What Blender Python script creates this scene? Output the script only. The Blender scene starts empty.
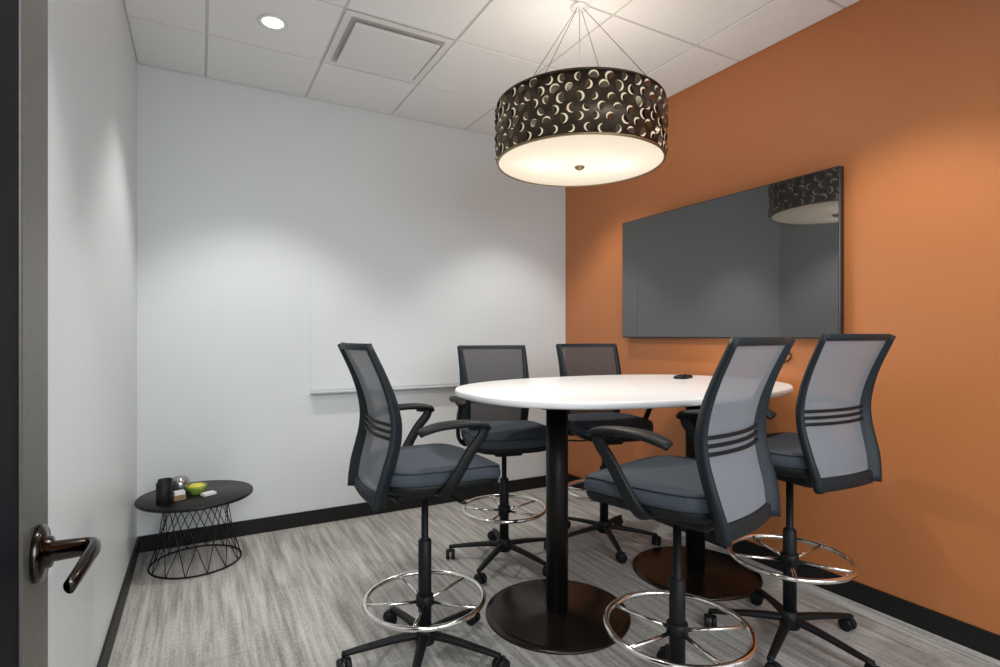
import bpy, math, random
from mathutils import Vector, Matrix
random.seed(4)
S = bpy.context.scene
S.view_settings.view_transform = 'Standard'
S.view_settings.look = 'None'

# ---------------------------------------------------------------- materials
def mat(name, col, rough=0.5, metal=0.0, emi=None, es=0.0, noise=None, spec=None, bump=None, coat=0, ior=None):
    m = bpy.data.materials.new(name); m.use_nodes = True
    nt = m.node_tree; b = nt.nodes['Principled BSDF']
    b.inputs['Base Color'].default_value = (*col, 1)
    b.inputs['Roughness'].default_value = rough
    b.inputs['Metallic'].default_value = metal
    if coat: b.inputs['Coat Weight'].default_value = coat
    if ior: b.inputs['IOR'].default_value = ior
    if spec is not None: b.inputs['Specular IOR Level'].default_value = spec
    if emi:
        b.inputs['Emission Color'].default_value = (*emi, 1)
        b.inputs['Emission Strength'].default_value = es
    if noise or bump:
        tc = nt.nodes.new('ShaderNodeTexCoord')
        n = nt.nodes.new('ShaderNodeTexNoise')
        sc = (noise or bump)[0]
        n.inputs['Scale'].default_value = sc
        n.inputs['Detail'].default_value = 4
        nt.links.new(tc.outputs['Object'], n.inputs['Vector'])
        if noise:
            r = nt.nodes.new('ShaderNodeValToRGB')
            k = noise[1]
            r.color_ramp.elements[0].position = 0.3; r.color_ramp.elements[1].position = 0.7
            r.color_ramp.elements[0].color = (*[c*(1-k) for c in col], 1)
            r.color_ramp.elements[1].color = (*[min(1, c*(1+k)) for c in col], 1)
            nt.links.new(n.outputs['Fac'], r.inputs['Fac'])
            nt.links.new(r.outputs['Color'], b.inputs['Base Color'])
        if bump:
            bp = nt.nodes.new('ShaderNodeBump'); bp.inputs['Strength'].default_value = bump[1]
            bp.inputs['Distance'].default_value = 0.002
            nt.links.new(n.outputs['Fac'], bp.inputs['Height'])
            nt.links.new(bp.outputs['Normal'], b.inputs['Normal'])
    return m

M = {}
M['wall'] = mat('wall_white_paint', (.70, .735, .75), .45, bump=(180, .08))
M['wallL'] = mat('wall_left_paint', (.70, .73, .745), .33, bump=(180, .08))
M['orange'] = mat('wall_orange_paint', (.505, .178, .060), .38, bump=(180, .08))
M['tile'] = mat('ceiling_tile', (.87, .87, .87), .9, noise=(220, .04), bump=(260, .4))
M['tbar'] = mat('ceiling_tbar', (.62, .62, .61), .5)
M['base'] = mat('black_rubber_baseboard', (.010, .010, .010), .5, spec=.3)
M['black'] = mat('black_plastic', (.007, .008, .009), .5, spec=.25)
M['slate'] = mat('slate_frame_plastic', (.010, .016, .021), .5, spec=.28)
M['blackmetal'] = mat('black_powdercoat', (.008, .007, .007), .4, .1, spec=.3)
M['bronzebase'] = mat('dark_bronze_steel', (.050, .041, .036), .24, .85)
M['chrome'] = mat('chrome', (.82, .81, .78), .12, 1.0)
M['fabric'] = mat('charcoal_fabric', (.060, .070, .086), .9, noise=(420, .35), bump=(500, .5), spec=.2)
M['white'] = mat('white_laminate', (.80, .80, .80), .25)
M['whitemetal'] = mat('white_enamel', (.80, .79, .78), .45)
M['recess'] = mat('diffuser_throat_shade', (.52, .51, .50), .6)  # grey deepens the recess: its shadow is put into the colour
M['alu'] = mat('brushed_aluminium', (.19, .18, .165), .42, .85, noise=(60, .08))
M['lever'] = mat('dark_nickel', (.06, .053, .048), .18, 1.0)
M['screen'] = mat('tv_screen', (.024, .025, .026), .025, spec=1.0, ior=1.75)
M['bezel'] = mat('tv_bezel', (.01, .01, .01), .3)
M['board'] = mat('glass_board', (.703, .738, .753), .38, spec=.45)
M['tray'] = mat('board_tray', (.42, .43, .45), .4, .4)
M['darkglass'] = mat('door_dark_panel', (.003, .005, .008), .6, spec=.08)
M['drum'] = mat('bronze_drum', (.075, .055, .038), .38, .75, noise=(25, .3))
M['flap'] = mat('bronze_flap', (.17, .13, .09), .32, .9)
M['gold'] = mat('lit_cutout', (.7, .58, .40), .6, emi=(1.0, .84, .60), es=.32)
M['goldrim'] = mat('antique_gold', (.34, .26, .15), .3, .9)
M['lamp'] = mat('downlight_led', (1, 1, 1), .5, emi=(1.0, .97, .90), es=9)
M['green'] = mat('green_ceramic', (.25, .36, .05), .35)
M['yellow'] = mat('yellow_label', (.75, .62, .08), .5)
M['glassy'] = mat('grey_tin', (.35, .35, .34), .15, .8)
M['paper'] = mat('paper', (.8, .8, .78), .7)
M['handle'] = mat('wood_side', (.28, .17, .09), .5)

def diffuser():
    m = bpy.data.materials.new('diffuser_acrylic'); m.use_nodes = True
    nt = m.node_tree; L = nt.links; nt.nodes.clear()
    o = nt.nodes.new('ShaderNodeOutputMaterial'); mx = nt.nodes.new('ShaderNodeMixShader'); ad = nt.nodes.new('ShaderNodeAddShader')
    d = nt.nodes.new('ShaderNodeBsdfDiffuse'); d.inputs[0].default_value = (.55, .51, .45, 1)
    t = nt.nodes.new('ShaderNodeBsdfTranslucent'); t.inputs[0].default_value = (.8, .72, .60, 1)
    e = nt.nodes.new('ShaderNodeEmission'); e.inputs[0].default_value = (1, .89, .76, 1); e.inputs[1].default_value = .36
    mx.inputs[0].default_value = .5
    L.new(d.outputs[0], mx.inputs[1]); L.new(t.outputs[0], mx.inputs[2]); L.new(mx.outputs[0], ad.inputs[0]); L.new(e.outputs[0], ad.inputs[1]); L.new(ad.outputs[0], o.inputs[0])
    return m
M['diff'] = diffuser()

def carpet():
    m = bpy.data.materials.new('carpet_plank_grey'); m.use_nodes = True
    nt = m.node_tree; b = nt.nodes['Principled BSDF']; L = nt.links
    b.inputs['Roughness'].default_value = .95; b.inputs['Specular IOR Level'].default_value = .15
    tc = nt.nodes.new('ShaderNodeTexCoord')
    def ns(scale_vec, detail=3, rough=.6):
        mp = nt.nodes.new('ShaderNodeMapping'); mp.inputs['Scale'].default_value = scale_vec
        n = nt.nodes.new('ShaderNodeTexNoise'); n.inputs['Scale'].default_value = 1
        n.inputs['Detail'].default_value = detail; n.inputs['Roughness'].default_value = rough
        L.new(tc.outputs['Object'], mp.inputs['Vector']); L.new(mp.outputs['Vector'], n.inputs['Vector'])
        return n.outputs['Fac']
    a = ns((36, 1.8, 1)); c = ns((120, 50, 1)); d = ns((7, 1.4, 1), 2)
    def math_(op, x, y):
        n = nt.nodes.new('ShaderNodeMath'); n.operation = op
        for i, v in enumerate((x, y)):
            if isinstance(v, (int, float)): n.inputs[i].default_value = v
            else: L.new(v, n.inputs[i])
        return n.outputs[0]
    s = math_('ADD', math_('MULTIPLY', a, .54), math_('ADD', math_('MULTIPLY', c, .28), math_('MULTIPLY', d, .18)))
    br = nt.nodes.new('ShaderNodeTexBrick'); br.inputs['Scale'].default_value = 1
    br.inputs['Brick Width'].default_value = 1.0; br.inputs['Row Height'].default_value = .25
    br.inputs['Mortar Size'].default_value = .0
    br.inputs['Color1'].default_value = (0.44, .44, .44, 1); br.inputs['Color2'].default_value = (.56, .56, .56, 1)
    mp = nt.nodes.new('ShaderNodeMapping'); mp.inputs['Rotation'].default_value = (0, 0, math.pi/2)
    L.new(tc.outputs['Object'], mp.inputs['Vector']); L.new(mp.outputs['Vector'], br.inputs['Vector'])
    s = math_('ADD', s, math_('MULTIPLY', math_('SUBTRACT', br.outputs['Color'], .5), .30))
    r = nt.nodes.new('ShaderNodeValToRGB')
    e = r.color_ramp.elements
    e[0].position = .38; e[0].color = (.215, .205, .190, 1)
    e[1].position = .62; e[1].color = (.52, .505, .475, 1)
    L.new(s, r.inputs['Fac']); L.new(r.outputs['Color'], b.inputs['Base Color'])
    bp = nt.nodes.new('ShaderNodeBump'); bp.inputs['Strength'].default_value = .5; bp.inputs['Distance'].default_value = .003
    L.new(s, bp.inputs['Height']); L.new(bp.outputs['Normal'], b.inputs['Normal'])
    return m
M['carpet'] = carpet()

def meshfab(name, col, op):
    m = bpy.data.materials.new(name); m.use_nodes = True
    nt = m.node_tree; L = nt.links; nt.nodes.clear()
    o = nt.nodes.new('ShaderNodeOutputMaterial'); mx = nt.nodes.new('ShaderNodeMixShader')
    t = nt.nodes.new('ShaderNodeBsdfTransparent'); p = nt.nodes.new('ShaderNodeBsdfPrincipled')
    p.inputs['Base Color'].default_value = (*col, 1); p.inputs['Roughness'].default_value = .8; p.inputs['Specular IOR Level'].default_value = .2
    mx.inputs[0].default_value = op
    L.new(t.outputs[0], mx.inputs[1]); L.new(p.outputs[0], mx.inputs[2]); L.new(mx.outputs[0], o.inputs[0])
    return m
M['meshF'] = meshfab('backrest_mesh_front', (.050, .047, .049), .70)
M['meshR'] = meshfab('backrest_mesh_rear_lit', (.31, .325, .355), .62)  # paler rear sheet: light from the camera side put into its colour
def glass():
    m = bpy.data.materials.new('storefront_glass'); m.use_nodes = True
    nt = m.node_tree; L = nt.links; nt.nodes.clear()
    o = nt.nodes.new('ShaderNodeOutputMaterial'); mx = nt.nodes.new('ShaderNodeMixShader')
    t = nt.nodes.new('ShaderNodeBsdfTransparent'); g = nt.nodes.new('ShaderNodeBsdfGlossy')
    g.inputs['Roughness'].default_value = .02
    mx.inputs[0].default_value = .07
    L.new(t.outputs[0], mx.inputs[1]); L.new(g.outputs[0], mx.inputs[2]); L.new(mx.outputs[0], o.inputs[0])
    return m
M['glass'] = glass()

# ---------------------------------------------------------------- mesh helpers
def obj(name, me, parent=None, loc=(0, 0, 0), rot=(0, 0, 0)):
    o = bpy.data.objects.new(name, me); S.collection.objects.link(o)
    o.location = loc; o.rotation_euler = rot
    if parent: o.parent = parent
    return o
def empty(name, loc=(0, 0, 0), rotz=0):
    o = bpy.data.objects.new(name, None); S.collection.objects.link(o)
    o.location = loc; o.rotation_euler = (0, 0, rotz); o.empty_display_size = .1
    return o

class B:
    """accumulates geometry with several materials"""
    def __init__(s): s.v = []; s.f = []; s.m = []; s.mats = []; s.sm = []
    def add(s, vs, fs, mt, smooth=True):
        if mt not in s.mats: s.mats.append(mt)
        k = s.mats.index(mt); n = len(s.v)
        s.v += [tuple(p) for p in vs]
        for f in fs: s.f.append([i+n for i in f]); s.m.append(k); s.sm.append(smooth)
    def box(s, x0, x1, y0, y1, z0, z1, mt, bev=0):
        if bev <= 0:
            vs = [(x, y, z) for z in (z0, z1) for x, y in ((x0, y0), (x1, y0), (x1, y1), (x0, y1))]
            fs = [[3, 2, 1, 0], [4, 5, 6, 7]] + [[i, (i+1) % 4, 4+(i+1) % 4, 4+i] for i in range(4)]
            s.add(vs, fs, mt, False)
        else:
            b = bev
            def ring(i, z): return [(x0+i+b, y0+i, z), (x1-i-b, y0+i, z), (x1-i, y0+i+b, z), (x1-i, y1-i-b, z), (x1-i-b, y1-i, z), (x0+i+b, y1-i, z), (x0+i, y1-i-b, z), (x0+i, y0+i+b, z)]
            s.loft([ring(b*.6, z0), ring(0, z0+b), ring(0, z1-b), ring(b*.6, z1)], mt, smooth=False)
    def loft(s, rings, mt, cap=True, closed=False, smooth=True):
        n = len(rings[0]); vs = [p for r in rings for p in r]; fs = []
        R = len(rings)
        for k in range(R if closed else R-1):
            for i in range(n):
                a = k*n+i; b_ = k*n+(i+1) % n; c = ((k+1) % R)*n+(i+1) % n; d = ((k+1) % R)*n+i
                fs.append([a, b_, c, d])
        if cap and not closed:
            fs.append(list(range(n))[::-1]); fs.append([(R-1)*n+i for i in range(n)])
        s.add(vs, fs, mt, smooth)
    def lathe(s, prof, mt, c=(0, 0, 0), axis='z', n=32, cap=True):
        rings = []
        for r, h in prof:
            ring = []
            for i in range(n):
                a = 2*math.pi*i/n; u, w = r*math.cos(a), r*math.sin(a)
                if axis == 'z': p = (u, w, h)
                elif axis == 'x': p = (h, u, w)
                else: p = (w, h, u)
                ring.append((p[0]+c[0], p[1]+c[1], p[2]+c[2]))
            rings.append(ring)
        s.loft(rings, mt, cap)
    def sweep(s, pts, rx, ry, mt, ref=(0, 0, 1), n=12, closed=False, ex=2.0):
        pts = [Vector(p) for p in pts]; N = len(pts); ref = Vector(ref); rings = []
        for k, p in enumerate(pts):
            if closed: t = pts[(k+1) % N]-pts[k-1]
            else: t = pts[min(k+1, N-1)]-pts[max(k-1, 0)]
            t.normalize()
            sd = ref-ref.dot(t)*t
            if sd.length < 1e-4: sd = Vector((1, 0, .01))
            sd.normalize(); nr = t.cross(sd)
            u = k/(N-1)
            a = rx(u) if callable(rx) else rx; b_ = ry(u) if callable(ry) else ry
            ring = []
            for i in range(n):
                q = 2*math.pi*i/n; cc, ss = math.cos(q), math.sin(q)
                cx = math.copysign(abs(cc)**(2/ex), cc); sx = math.copysign(abs(ss)**(2/ex), ss)
                ring.append(p+sd*a*cx+nr*b_*sx)
            rings.append(ring)
        s.loft(rings, mt, True, closed)
    def torus(s, c, R, r, mt, n=64, m=12, rz=None):
        pts = [(c[0]+R*math.cos(2*math.pi*i/n), c[1]+R*math.sin(2*math.pi*i/n), c[2]) for i in range(n)]
        s.sweep(pts, rz or r, r, mt, n=m, closed=True)
    def mesh(s, name):
        me = bpy.data.meshes.new(name); me.from_pydata(s.v, [], s.f)
        for mt in s.mats: me.materials.append(M[mt])
        for p, k, sm in zip(me.polygons, s.m, s.sm): p.material_index = k; p.use_smooth = sm
        me.validate(); me.update()
        import bmesh
        bm = bmesh.new(); bm.from_mesh(me); bmesh.ops.recalc_face_normals(bm, faces=bm.faces); bm.to_mesh(me); bm.free()
        return me
    def obj(s, name, parent=None, loc=(0, 0, 0), rot=(0, 0, 0)): return obj(name, s.mesh(name), parent, loc, rot)

def cr(pts, n=6):
    P = [Vector(p) for p in pts]; P = [2*P[0]-P[1]]+P+[2*P[-1]-P[-2]]; out = []
    for i in range(1, len(P)-2):
        a, b, c, d = P[i-1:i+3]
        for k in range(n):
            t = k/n
            out.append(.5*((2*b)+(c-a)*t+(2*a-5*b+4*c-d)*t*t+(3*b-a-3*c+d)*t**3))
    out.append(P[-2]); return out
def sup(cx, cy, a, b, z, e=3, n=48):
    r = []
    for i in range(n):
        q = 2*math.pi*i/n; c, s_ = math.cos(q), math.sin(q)
        r.append((cx+a*math.copysign(abs(c)**(2/e), c), cy+b*math.copysign(abs(s_)**(2/e), s_), z))
    return r

# ---------------------------------------------------------------- room
XL, XR, YB, YF, ZC = -.334, 2.847, 3.94, .15, 2.965
def simple(name, *a, bev=0):
    b = B(); b.box(*a, bev); return b.obj(name)
simple('floor', XL-1.2, XR+.2, -2.4, YB+.15, -.08, 0, 'carpet')
simple('wall_back', XL-.12, XR+.12, YB, YB+.12, 0, ZC+.1, 'wall')
simple('wall_left', XL-.12, XL, .03, YB, 0, ZC+.1, 'wallL')
simple('wall_right', XR, XR+.12, .03, YB, 0, ZC+.1, 'orange')
b = B()
b.box(XL, -.262, .03, YF, 0, ZC+.1, 'wall')
b.box(-.262, XR, .03, YF, 2.42, ZC+.1, 'wall')
b.box(.80, .92, .03, YF, 0, 2.42, 'wall')
b.box(2.70, XR, .03, YF, 0, 2.42, 'wall')
b.obj('wall_front')
b = B()
for x in (.92, 1.52, 2.11, 2.655): b.box(x, x+.045, .06, .12, 0, 2.42, 'alu')
for z in (0, 2.375): b.box(.92, 2.70, .062, .118, z, z+.045, 'alu')
b.box(.965, 2.655, .085, .095, .045, 2.375, 'glass')
b.obj('window_1')
bh = .098
simple('baseboard_back', XL+.012, XR-.012, YB-.012, YB, 0, bh, 'base')
simple('baseboard_left', XL, XL+.012, YF, YB, 0, bh, 'base')
simple('baseboard_right', XR-.012, XR, YF, YB, 0, bh, 'base')
b = B()
b.box(-.262, -.255, .03, YF, 0, 2.42, 'alu'); b.box(.76, .80, .02, YF+.01, 0, 2.42, 'alu'); b.box(-.255, .76, .02, YF+.01, 2.38, 2.42, 'alu')
b.obj('trim_1')

# ceiling: real tiles with T bar grid
xl = [XL] + [.038+.61*i-.008 for i in range(5)] + [XR]
yl = [YF-.01] + [3.376-.61*i for i in range(5, -1, -1)] + [YB]
yl = [YF] + [y for y in yl[1:-1] if y > YF+.1] + [YB]
b = B(); g = .0075
b.box(XL-.1, XR+.1, YF-.1, YB+.1, ZC+.02, ZC+.1, 'tbar')
vent_cell = (2, len(yl)-3)
for i in range(len(xl)-1):
    for j in range(len(yl)-1):
        if (i, j) == vent_cell: continue
        x0 = xl[i]+g; x1 = xl[i+1]-g; y0 = yl[j]+g; y1 = yl[j+1]-g
        b.box(x0, x1, y0, y1, ZC, ZC+.025, 'tile', .002)
for x in xl: b.box(x-.012, x+.012, YF, YB, ZC+.005, ZC+.022, 'tbar')
for y in yl: b.box(XL, XR, y-.012, y+.012, ZC+.0055, ZC+.022, 'tbar')
b.obj('ceiling')
vx0, vx1 = xl[2]+g, xl[3]-g; vy0, vy1 = yl[vent_cell[1]]+g, yl[vent_cell[1]+1]-g
b = B()
cxv, cyv = (vx0+vx1)/2, (vy0+vy1)/2; hw = (vx1-vx0)/2; hh = (vy1-vy0)/2
def sq(s, z): return [(cxv-hw*s, cyv-hh*s, z), (cxv+hw*s, cyv-hh*s, z), (cxv+hw*s, cyv+hh*s, z), (cxv-hw*s, cyv+hh*s, z)]
b.loft([sq(1, ZC+.003), sq(1, ZC-.003), sq(.88, ZC-.003), sq(.87, ZC+.004)], 'whitemetal', cap=False, smooth=False)
b.loft([sq(.87, ZC+.004), sq(.83, ZC+.018), sq(.3, ZC+.019)], 'recess', cap=True, smooth=False)
b.loft([sq(.68, ZC+.006), sq(.78, ZC-.010), sq(.795, ZC-.022), sq(.78, ZC-.025), sq(.1, ZC-.025)], 'whitemetal', cap=True, smooth=False)
b.obj('air_diffuser')

def downlight(x, y, w):
    e = empty('recessed_downlight', (x, y, ZC))
    b = B()
    b.lathe([(.050, .001), (.073, -.001), (.075, -.005), (.069, -.008), (.053, -.006), (.050, .001)], 'whitemetal', n=40, cap=False)
    b.obj('trim_ring', e)
    b = B(); b.lathe([(.051, -.003), (.04, -.0035), (.001, -.004)], 'lamp', n=32, cap=True); b.obj('led_lens', e)
    l = bpy.data.lights.new('downlight_lamp', 'SPOT'); l.energy = w; l.spot_size = math.radians(94); l.spot_blend = .5
    l.shadow_soft_size = .05; l.color = (1, .97, .93)
    o = bpy.data.objects.new('lamp', l); S.collection.objects.link(o); o.parent = e; o.location = (0, 0, -.03)
for x, y in ((.335, 3.07), (2.165, 3.07), (.335, 1.24), (2.165, 1.24)):
    downlight(x, y, 66)

# ---------------------------------------------------------------- door
d = empty('door_1', (-.209, YF, 0))
t = .045; W = .94; H = 2.36
b = B()
b.box(-t, 0, W-.14, W, .01, H, 'alu', .002)
b.box(-t, 0, 0, .12, .01, H, 'alu', .002)
b.box(-t, 0, .12, W-.14, .01, .25, 'alu', .002)
b.box(-t, 0, .12, W-.14, H-.13, H, 'alu', .002)
b.obj('door_frame', d)
b = B(); b.box(-t+.015, -.004, .12, W-.14, .25, H-.13, 'darkglass'); b.obj('glass_panel', d)
b = B()
ly = W-.068; lz = 1.0
b.lathe([(.041, 0), (.041, .006), (.037, .010), (.024, .012), (.022, .018), (.015, .020), (.0135, .058)], 'lever', c=(0, ly, lz), axis='x', n=32)
b.sweep(cr([(.040, ly+.004, lz), (.062, ly, lz+.001), (.070, ly-.018, lz+.002), (.068, ly-.06, lz), (.063, ly-.10, lz-.006), (.058, ly-.122, lz-.012)]),
        lambda u: .013-.002*u, lambda u: .010-.003*u, 'lever', ref=(0, 0, 1))
b.lathe([(.013, -t), (.034, -t-.001), (.034, -t-.008), (.013, -t-.01), (.0125, -t-.05)], 'lever', c=(0, ly, lz), axis='x', n=24)
b.obj('lever_handle', d)

# ---------------------------------------------------------------- TV
tv = empty('wall_mounted_television', (XR, 2.33, 1.732))
b = B(); b.box(-.062, -.025, -.790, .80, -.432, .432, 'bezel', .003); b.box(-.025, -.0, -.3, .3, -.2, .2, 'bezel'); b.obj('housing', tv)
b = B(); b.box(-.0635, -.061, -.784, .794, -.424, .427, 'screen'); b.obj('screen', tv)
b = B(); b.sweep(cr([(-.02, -.42, -.40), (-.012, -.43, -.46), (-.010, -.46, -.50), (-.01, -.50, -.52), (-.01, -.47, -.56), (-.01, -.30, -.60), (-.01, -.28, -.8), (-.01, -.29, -1.3)]), .004, .004, 'black', n=8); b.obj('cable', tv)

# ---------------------------------------------------------------- glass whiteboard
w = empty('glass_whiteboard', (1.27, YB, 1.365))
b = B(); b.box(-.60, .60, -.005, -.001, -.43, .45, 'board', .001); b.obj('panel', w)
b = B(); b.box(-.60, .60, -.06, -.004, -.454, -.446, 'tray', .003); b.box(-.60, .60, -.062, -.055, -.454, -.442, 'tray', .002); b.obj('pen_tray', w)

# ---------------------------------------------------------------- conference table
TX = 1.925
T = empty('conference_table', (TX, 2.12, 0))
b = B(); a_, b__ = .908, .61
rings = [sup(0, 0, a_-.012, b__-.012, 1.034, 2.35, 120), sup(0, 0, a_-.003, b__-.003, 1.037, 2.35, 120), sup(0, 0, a_, b__, 1.043, 2.35, 120),
         sup(0, 0, a_, b__, 1.059, 2.35, 120), sup(0, 0, a_-.003, b__-.003, 1.064, 2.35, 120), sup(0, 0, a_-.01, b__-.01, 1.065, 2.35, 120)]
b.loft(rings, 'white'); o = b.obj('table_top', T)
for i, x in enumerate((1.483-TX, 2.42-TX)):
    b = B()
    b.lathe([(.338, 0), (.34, .004), (.338, .010), (.30, .0125), (.075, .014), (.056, .02)], 'bronzebase', c=(x, 0, 0), n=80)
    b.obj('pedestal_base_%d' % (i+1), T)
    b = B(); b.lathe([(.052, .012), (.052, 1.00), (.052, 1.0)], 'blackmetal', c=(x, 0, 0), n=40)
    b.box(x-.20, x+.20, -.20, .20, 1.0, 1.034, 'blackmetal', .006)
    b.obj('pedestal_column_%d' % (i+1), T)
p = empty('conference_phone', (2.50, 2.28, 1.065), .4)
b = B(); b.loft([sup(0, 0, .085, .04, 0, 3), sup(0, 0, .088, .042, .006, 3), sup(0, 0, .08, .036, .016, 3), sup(0, 0, .05, .02, .020, 3)], 'black'); b.obj('body', p)
b = B(); b.lathe([(.018, .018), (.018, .023), (.012, .024)], 'lever', n=24); b.obj('speaker', p)

# ---------------------------------------------------------------- pendant
px, py, R0, zb, zt = 1.665, 2.185, .412, 2.178, 2.456
P = empty('drum_pendant_light', (px, py, 0))
b = B(); n = 96
b.lathe([(R0-.004, zb), (R0, zb), (R0, zt), (R0-.004, zt), (R0-.004, zb)], 'drum', n=n, cap=False)
b.torus((0, 0, zt), R0-.001, .006, 'drum', n=96); b.obj('drum_shade', P)
b = B(); b.torus((0, 0, zb+.002), R0-.002, .006, 'goldrim', n=96)
b.obj('rim', P)
b = B(); b.lathe([(R0-.006, zb+.004), (R0-.01, zb+.001), (R0*.7, zb-.006), (R0*.3, zb-.012), (.001, zb-.013)], 'diff', n=96, cap=False)
b.obj('diffuser', P)
b = B(); b.lathe([(.024, zb-.012), (.026, zb-.018), (.018, zb-.026), (.007, zb-.031), (.001, zb-.034)], 'goldrim', n=24); b.obj('finial', P)
b = B()
rows = 6; cols = 38
for r in range(rows):
    for c in range(cols):
        ang = 2*math.pi*(c+(.5 if r % 2 else 0))/cols + random.uniform(-.016, .016)
        zc = zb+.028+(zt-zb-.056)*r/(rows-1)+random.uniform(-.005, .005)
        rad = random.uniform(.017, .024)
        rot = random.choice((0, math.pi, math.pi*.5, math.pi*1.15, -.4, 2.3))+random.uniform(-.3, .3)
        def m3(u, v, off):
            uu = u*math.cos(rot)-v*math.sin(rot); vv = u*math.sin(rot)+v*math.cos(rot)
            a = ang+uu/R0; rr = R0+off
            return (rr*math.cos(a), rr*math.sin(a), zc+vv)
        N = 10; outer = []; inner = []
        for k in range(N+1):
            q = -1.65+3.3*k/N
            outer.append(m3(rad*math.cos(q), rad*math.sin(q), .0015))
            q2 = -1.28+2.56*k/N
            inner.append(m3(-rad*.62+rad*1.17*math.cos(q2)*.98, rad*1.0*math.sin(q2)*1.04, .0015))
        vs = outer+inner; fs = [[k, k+1, N+2+k, N+1+k] for k in range(N)]
        b.add(vs, fs, 'gold')
        vs = [m3(-rad*.62+rad*1.0*math.cos(-1.2+2.4*k/N), rad*.9*math.sin(-1.2+2.4*k/N), .003+.011*max(0, math.cos(-1.2+2.4*k/N))) for k in range(N+1)]
        vs += [m3(-rad*.55, rad*.8*(-1+2*k/N), .001) for k in range(N+1)]
        fs = [[k, k+1, N+2+k, N+1+k] for k in range(N)]
        b.add(vs, fs, 'flap')
b.obj('crescent_cutouts', P)
b = B()
for k in range(4):
    a = math.radians(20+90*k)
    b.sweep([((R0-.006)*math.cos(a), (R0-.006)*math.sin(a), zt-.01), (.02*math.cos(a), .02*math.sin(a), ZC-.012)], .0014, .0014, 'lever', n=6)
b.sweep([(0, 0, zt-.06), (0, 0, ZC-.012)], .003, .003, 'white', n=8, ref=(1, 0, 0))
b.lathe([(.02, zt-.08), (.03, zt-.06), (.03, zt+.0), (.012, zt+.02), (.006, zt+.05)], 'lever', n=20)
b.obj('suspension_cables', P)
b = B(); b.lathe([(.048, ZC), (.048, ZC-.005), (.040, ZC-.010), (.01, ZC-.012)], 'whitemetal', n=36); b.obj('canopy', P)
b = B()
for k in range(3):
    a = math.radians(120*k+10)
    b.sweep([(0, 0, zt-.04), ((R0-.006)*math.cos(a), (R0-.006)*math.sin(a), zt-.04)], .005, .005, 'lever', n=8)
b.obj('spider_arms', P)
def ptl(nm, kind, e, loc, r, col=(1, .90, .78)):
    l = bpy.data.lights.new(nm, kind); l.energy = e; l.color = col; l.shadow_soft_size = r
    o = bpy.data.objects.new(nm, l); S.collection.objects.link(o); o.parent = P; o.location = loc; return l
ptl('bulb_top', 'POINT', 8, (.0, .0, zt+.02), .12)
rv = Vector((.875, -.484, 0))
ptl('bulb_a', 'POINT', .8, rv*.2+Vector((0, 0, zb+.10)), .03)
ptl('bulb_b', 'POINT', .8, rv*-.2+Vector((0, 0, zb+.10)), .03)
l = ptl('bulb_down', 'SPOT', 26, (0, 0, zb-.07), .03, (1, .94, .84)); l.spot_size = math.radians(160); l.spot_blend = .6

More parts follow.
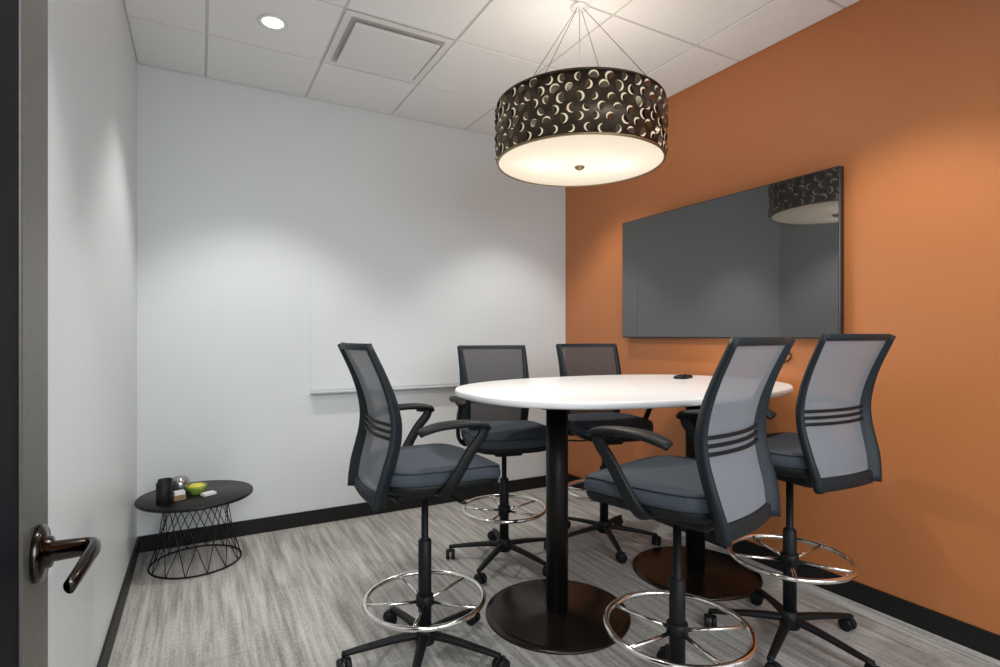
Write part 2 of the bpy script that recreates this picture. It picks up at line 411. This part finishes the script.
# ---------------------------------------------------------------- stools
cache = {}
def prof_y(z):
    pts = [(-.13, -.232), (-.05, -.222), (.05, -.190), (.14, -.172), (.22, -.182), (.32, -.216), (.46, -.284)]
    for (z0, y0), (z1, y1) in zip(pts, pts[1:]):
        if z <= z1:
            t_ = (z-z0)/(z1-z0); t_ = max(0, min(1, t_)); return y0+(y1-y0)*t_
    return pts[-1][1]
def prof_x(z):
    pts = [(-.13, .165), (-.02, .188), (.1, .194), (.25, .200), (.46, .209)]
    for (z0, y0), (z1, y1) in zip(pts, pts[1:]):
        if z <= z1:
            t_ = max(0, min(1, (z-z0)/(z1-z0))); return y0+(y1-y0)*t_
    return pts[-1][1]
def build_parts():
    b = B()
    b.lathe([(.030, .060), (.040, .065), (.042, .10), (.034, .125), (.028, .135)], 'black', n=28)
    for k in range(5):
        a = 2*math.pi*k/5; c, s_ = math.cos(a), math.sin(a)
        pts = cr([(.02*c, .02*s_, .100), (.12*c, .12*s_, .094), (.24*c, .24*s_, .080), (.325*c, .325*s_, .068)], 4)
        b.sweep(pts, lambda u: .014-.005*u, lambda u: .022-.009*u, 'black', ref=(0, 0, 1), n=12, ex=3)
    cache['star'] = b.mesh('star_base')
    b = B(); rr = random.Random(3)
    for k in range(5):
        a = 2*math.pi*k/5; c, s_ = .32*math.cos(a), .32*math.sin(a); q = a+rr.uniform(-.9, .9)
        ax = Vector((math.cos(q), math.sin(q), 0)); tg = Vector((-ax.y, ax.x, 0))
        ctr = Vector((c, s_, .029))+tg*.012
        b.lathe([(.008, .045), (.008, .068)], 'black', c=(c, s_, 0), n=12)
        for sg in (-1, 1):
            rings = []
            for r_, h_ in ((.012, .006), (.027, .006), (.029, .009), (.029, .022), (.025, .026), (.008, .026)):
                rings.append([ctr+ax*(sg*h_)+tg*(r_*math.cos(2*math.pi*i/24))+Vector((0, 0, r_*math.sin(2*math.pi*i/24))) for i in range(24)])
            b.loft(rings, 'black')
        b.sweep([ctr+tg*(-.031*math.cos(w_))+Vector((0, 0, .031*math.sin(w_))) for w_ in [math.pi*j/8*.75 for j in range(9)]], .006, .003, 'black', ref=ax, n=8)
    cache['casters'] = b.mesh('casters')
    b = B(); zr = 0
    b.torus((0, 0, zr), .240, .0105, 'chrome', n=72)
    b.lathe([(.030, zr-.03), (.036, zr-.026), (.036, zr+.012), (.030, zr+.016)], 'black', n=28)
    for k in range(5):
        a = 2*math.pi*(k+.25)/5; c, s_ = math.cos(a), math.sin(a)
        b.sweep([(.03*c, .03*s_, zr-.012), (.12*c, .12*s_, zr-.010), (.238*c, .238*s_, zr)], .007, .007, 'chrome', n=10)
    cache['ring'] = b.mesh('foot_ring')
    b = B()
    def R(s_, z, dish=0):
        ring = []
        for x, y, zz in sup(0, .02, .25*s_, .245*s_, z, 4.4, 72):
            f = max(0, y-.12); zz -= f*f*1.3
            ring.append((x*(1-.12*max(0, -y/.25)), y, zz))
        return ring
    b.loft([R(.55, -.105), R(.80, -.102), R(.94, -.090), R(.985, -.070), R(.985, -.056)], 'black')
    b.loft([R(.975, -.058), R(1.0, -.053), R(1.012, -.040), R(1.008, -.022), R(.99, -.010), R(.96, -.003), R(.90, .0), R(.6, -.005), R(.3, -.008), R(.05, -.009)], 'fabric')
    b.sweep([Vector(p)+Vector((0, 0, .001)) for p in R(.992, -.010)], .003, .003, 'slate', n=6, closed=True)
    cache['seat'] = b.mesh('seat')
    b = B()
    b.box(-.085, .085, -.15, .12, -.155, -.100, 'black', .012)
    b.sweep(cr([(0, -.12, -.13), (0, -.17, -.132), (0, -.208, -.125), (0, -.228, -.105)]), .05, .012, 'black', ref=(1, 0, 0), ex=3)
    b.sweep([(.06, .04, -.13), (.17, .05, -.135), (.235, .05, -.13)], .005, .005, 'black', n=8)
    b.sweep([(.215, .05, -.13), (.27, .052, -.128)], .012, .005, 'black', ref=(0, 1, 0), n=10)
    cache['mech'] = b.mesh('tilt_mechanism')
    b = B()
    zs = [-.13+.59*k/28 for k in range(29)]
    smy = lambda z: sum(prof_y(max(-.13, min(.46, z+dz))) for dz in (-.05, -.025, 0, .025, .05))/5 if -.08 < z < .41 else prof_y(z)
    for sg in (-1, 1):
        b.sweep([(sg*prof_x(z), smy(z)-.008, z) for z in zs], lambda u: (.036+.008*math.sin(math.pi*min(1, u*1.3))-.020*u), lambda u: .017-.007*u, 'slate', ref=(sg*.72, -.70, 0), n=14, ex=3)
    def cross(z, off, rx, ry, mt, k=.03):
        X = prof_x(z)
        b.sweep([(X*t_, smy(z)-k*(1-t_*t_)+off, z) for t_ in [i/8-1 for i in range(17)]], rx, ry, mt, ref=(0, 0, 1), n=12, ex=3)
    cross(.452, -.004, .013, .009, 'slate'); cross(-.112, -.004, .028, .014, 'slate', .012)
    cross(.115, -.012, .006, .004, 'black'); cross(.140, -.012, .006, .004, 'black'); cross(.165, -.012, .006, .004, 'black')
    cache['frame'] = b.mesh('back_frame')
    b = B(); nx = 16
    for off, mt in ((.003, 'meshF'), (-.004, 'meshR')):
        vs = []; fs = []
        zz = [-.11+.56*k/24 for k in range(25)]
        for z in zz:
            X = prof_x(z)
            for i in range(nx+1):
                t_ = -1+2*i/nx; vs.append((X*t_, smy(z)-.03*(1-t_*t_)*(.5+.5*min(1, max(0, (z+.11)/.2)))+off, z))
        for k in range(24):
            for i in range(nx):
                a = k*(nx+1)+i; fs.append([a, a+1, a+nx+2, a+nx+1])
        b.add(vs, fs, mt)
    cache['mesh'] = b.mesh('back_mesh')
    b = B()
    for sg in (-1, 1):
        b.sweep(cr([(sg*.17, -.02, -.098), (sg*.235, -.02, -.095), (sg*.268, -.005, -.06), (sg*.280, .03, .0), (sg*.284, .075, .07), (sg*.284, .120, .125), (sg*.282, .115, .152), (sg*.280, .07, .162)]),
                lambda u: .024-.005*u, .011, 'black', ref=(0, -1, .3), n=12, ex=3)
        b.sweep(cr([(sg*.280, .145, .142), (sg*.280, .125, .159), (sg*.280, .05, .168), (sg*.278, -.05, .165), (sg*.272, -.11, .150), (sg*.268, -.125, .14)]),
                lambda u: .022+.016*math.sin(math.pi*u), lambda u: .010+.004*math.sin(math.pi*u), 'black', ref=(1, 0, 0), n=14, ex=2.6)
    cache['arms'] = b.mesh('armrests')
build_parts()
def stool(x, y, rot, h, brot, zr):
    e = empty('drafting_stool', (x, y, 0), math.radians(rot))
    obj('star_base', cache['star'], e, rot=(0, 0, math.radians(brot)))
    obj('casters', cache['casters'], e, rot=(0, 0, math.radians(brot)))
    obj('foot_ring', cache['ring'], e, loc=(0, 0, zr), rot=(0, 0, math.radians(brot*2+11)))
    b = B(); b.lathe([(.027, .12), (.027, .48), (.022, .485), (.0145, .49), (.0145, h-.14)], 'black', n=24); b.obj('gas_column', e)
    for nm, k in (('seat', 'seat'), ('tilt_mechanism', 'mech'), ('back_frame', 'frame'), ('back_mesh', 'mesh'), ('armrests', 'arms')):
        obj(nm, cache[k], e, loc=(0, 0, h))
    return e
stool(.805, 2.09, -90, .825, 42, .245)
stool(1.555, 2.76, 166, .79, 50, .31)
stool(2.26, 2.71, 164, .795, 10, .33)
stool(1.435, 1.335, 14, .85, 35, .32)
stool(2.225, 1.44, -3, .86, 60, .365)

# ---------------------------------------------------------------- side table
sx, sy = -.018, 3.62
e = empty('wire_side_table', (sx, sy, 0))
b = B(); b.lathe([(.296, .378), (.30, .381), (.30, .393), (.297, .396)], 'blackmetal', n=80); b.obj('round_top', e)
b = B()
b.torus((0, 0, .006), .235, .005, 'blackmetal'); b.torus((0, 0, .372), .165, .005, 'blackmetal')
for k in range(14):
    a = 2*math.pi*k/14
    for dlt in (.75, -.75):
        b.sweep([(.235*math.cos(a), .235*math.sin(a), .006), (.165*math.cos(a+dlt), .165*math.sin(a+dlt), .372)], .0025, .0025, 'blackmetal', n=6)
b.obj('wire_base', e)
zt2 = .396
c = empty('black_candle_jar', (sx-.155, sy-.13, zt2))
b = B(); b.lathe([(.036, 0), (.038, .003), (.038, .115), (.035, .117), (.033, .10), (.001, .098)], 'black', n=28); b.obj('jar', c)
c = empty('black_tumbler', (sx-.155, sy-.03, zt2))
b = B(); b.lathe([(.030, 0), (.034, .003), (.036, .11), (.033, .11), (.031, .01), (.001, .01)], 'black', n=28); b.obj('cup', c)
c = empty('metal_tin', (sx-.085, sy+.04, zt2))
b = B(); b.lathe([(.045, 0), (.05, .01), (.052, .06), (.046, .085), (.03, .10), (.001, .105)], 'glassy', n=28); b.obj('tin', c)
c = empty('wooden_card_box', (sx-.085, sy-.09, zt2), .3)
b = B(); b.box(-.03, .03, -.02, .02, 0, .03, 'handle', .002); b.box(-.026, .026, -.016, .016, .03, .05, 'paper'); b.obj('box', c)
c = empty('green_bowl', (sx+.0, sy-.0, zt2))
b = B(); b.lathe([(.03, 0), (.034, .004), (.052, .035), (.054, .05), (.050, .05), (.045, .03), (.001, .015)], 'green', n=32)
b.lathe([(.046, .028), (.044, .045), (.03, .056), (.001, .06)], 'yellow', n=24); b.obj('bowl', c)
c = empty('business_cards', (sx+.06, sy-.06, zt2), .5)
b = B(); b.box(-.035, .035, -.022, .022, 0, .014, 'paper'); b.obj('cards', c)

# ---------------------------------------------------------------- added fill light & world
l = bpy.data.lights.new('added_fill_light', 'AREA'); l.shape = 'RECTANGLE'; l.size = 2.6; l.size_y = 1.6; l.energy = 108; l.color = (.90, .96, 1)  # unseen soft fill added behind the camera to brighten the room
o = bpy.data.objects.new('added_fill_light', l); S.collection.objects.link(o)
o.location = (.9, -1.7, 2.3); o.rotation_euler = Vector((.5, 3.2, -1.0)).to_track_quat('-Z', 'Y').to_euler()
wd = bpy.data.worlds.new('World'); S.world = wd; wd.use_nodes = True
wd.node_tree.nodes['Background'].inputs[0].default_value = (.90, .96, 1, 1)
wd.node_tree.nodes['Background'].inputs[1].default_value = 1.2

cam = bpy.data.cameras.new('Camera'); cam.lens = 19.51; cam.sensor_width = 36; cam.clip_start = .02; cam.shift_y = .0015
co = bpy.data.objects.new('Camera', cam); S.collection.objects.link(co)
co.location = (0, 0, 1.32); co.rotation_euler = (math.pi/2, 0, -math.radians(28.96))
S.camera = co
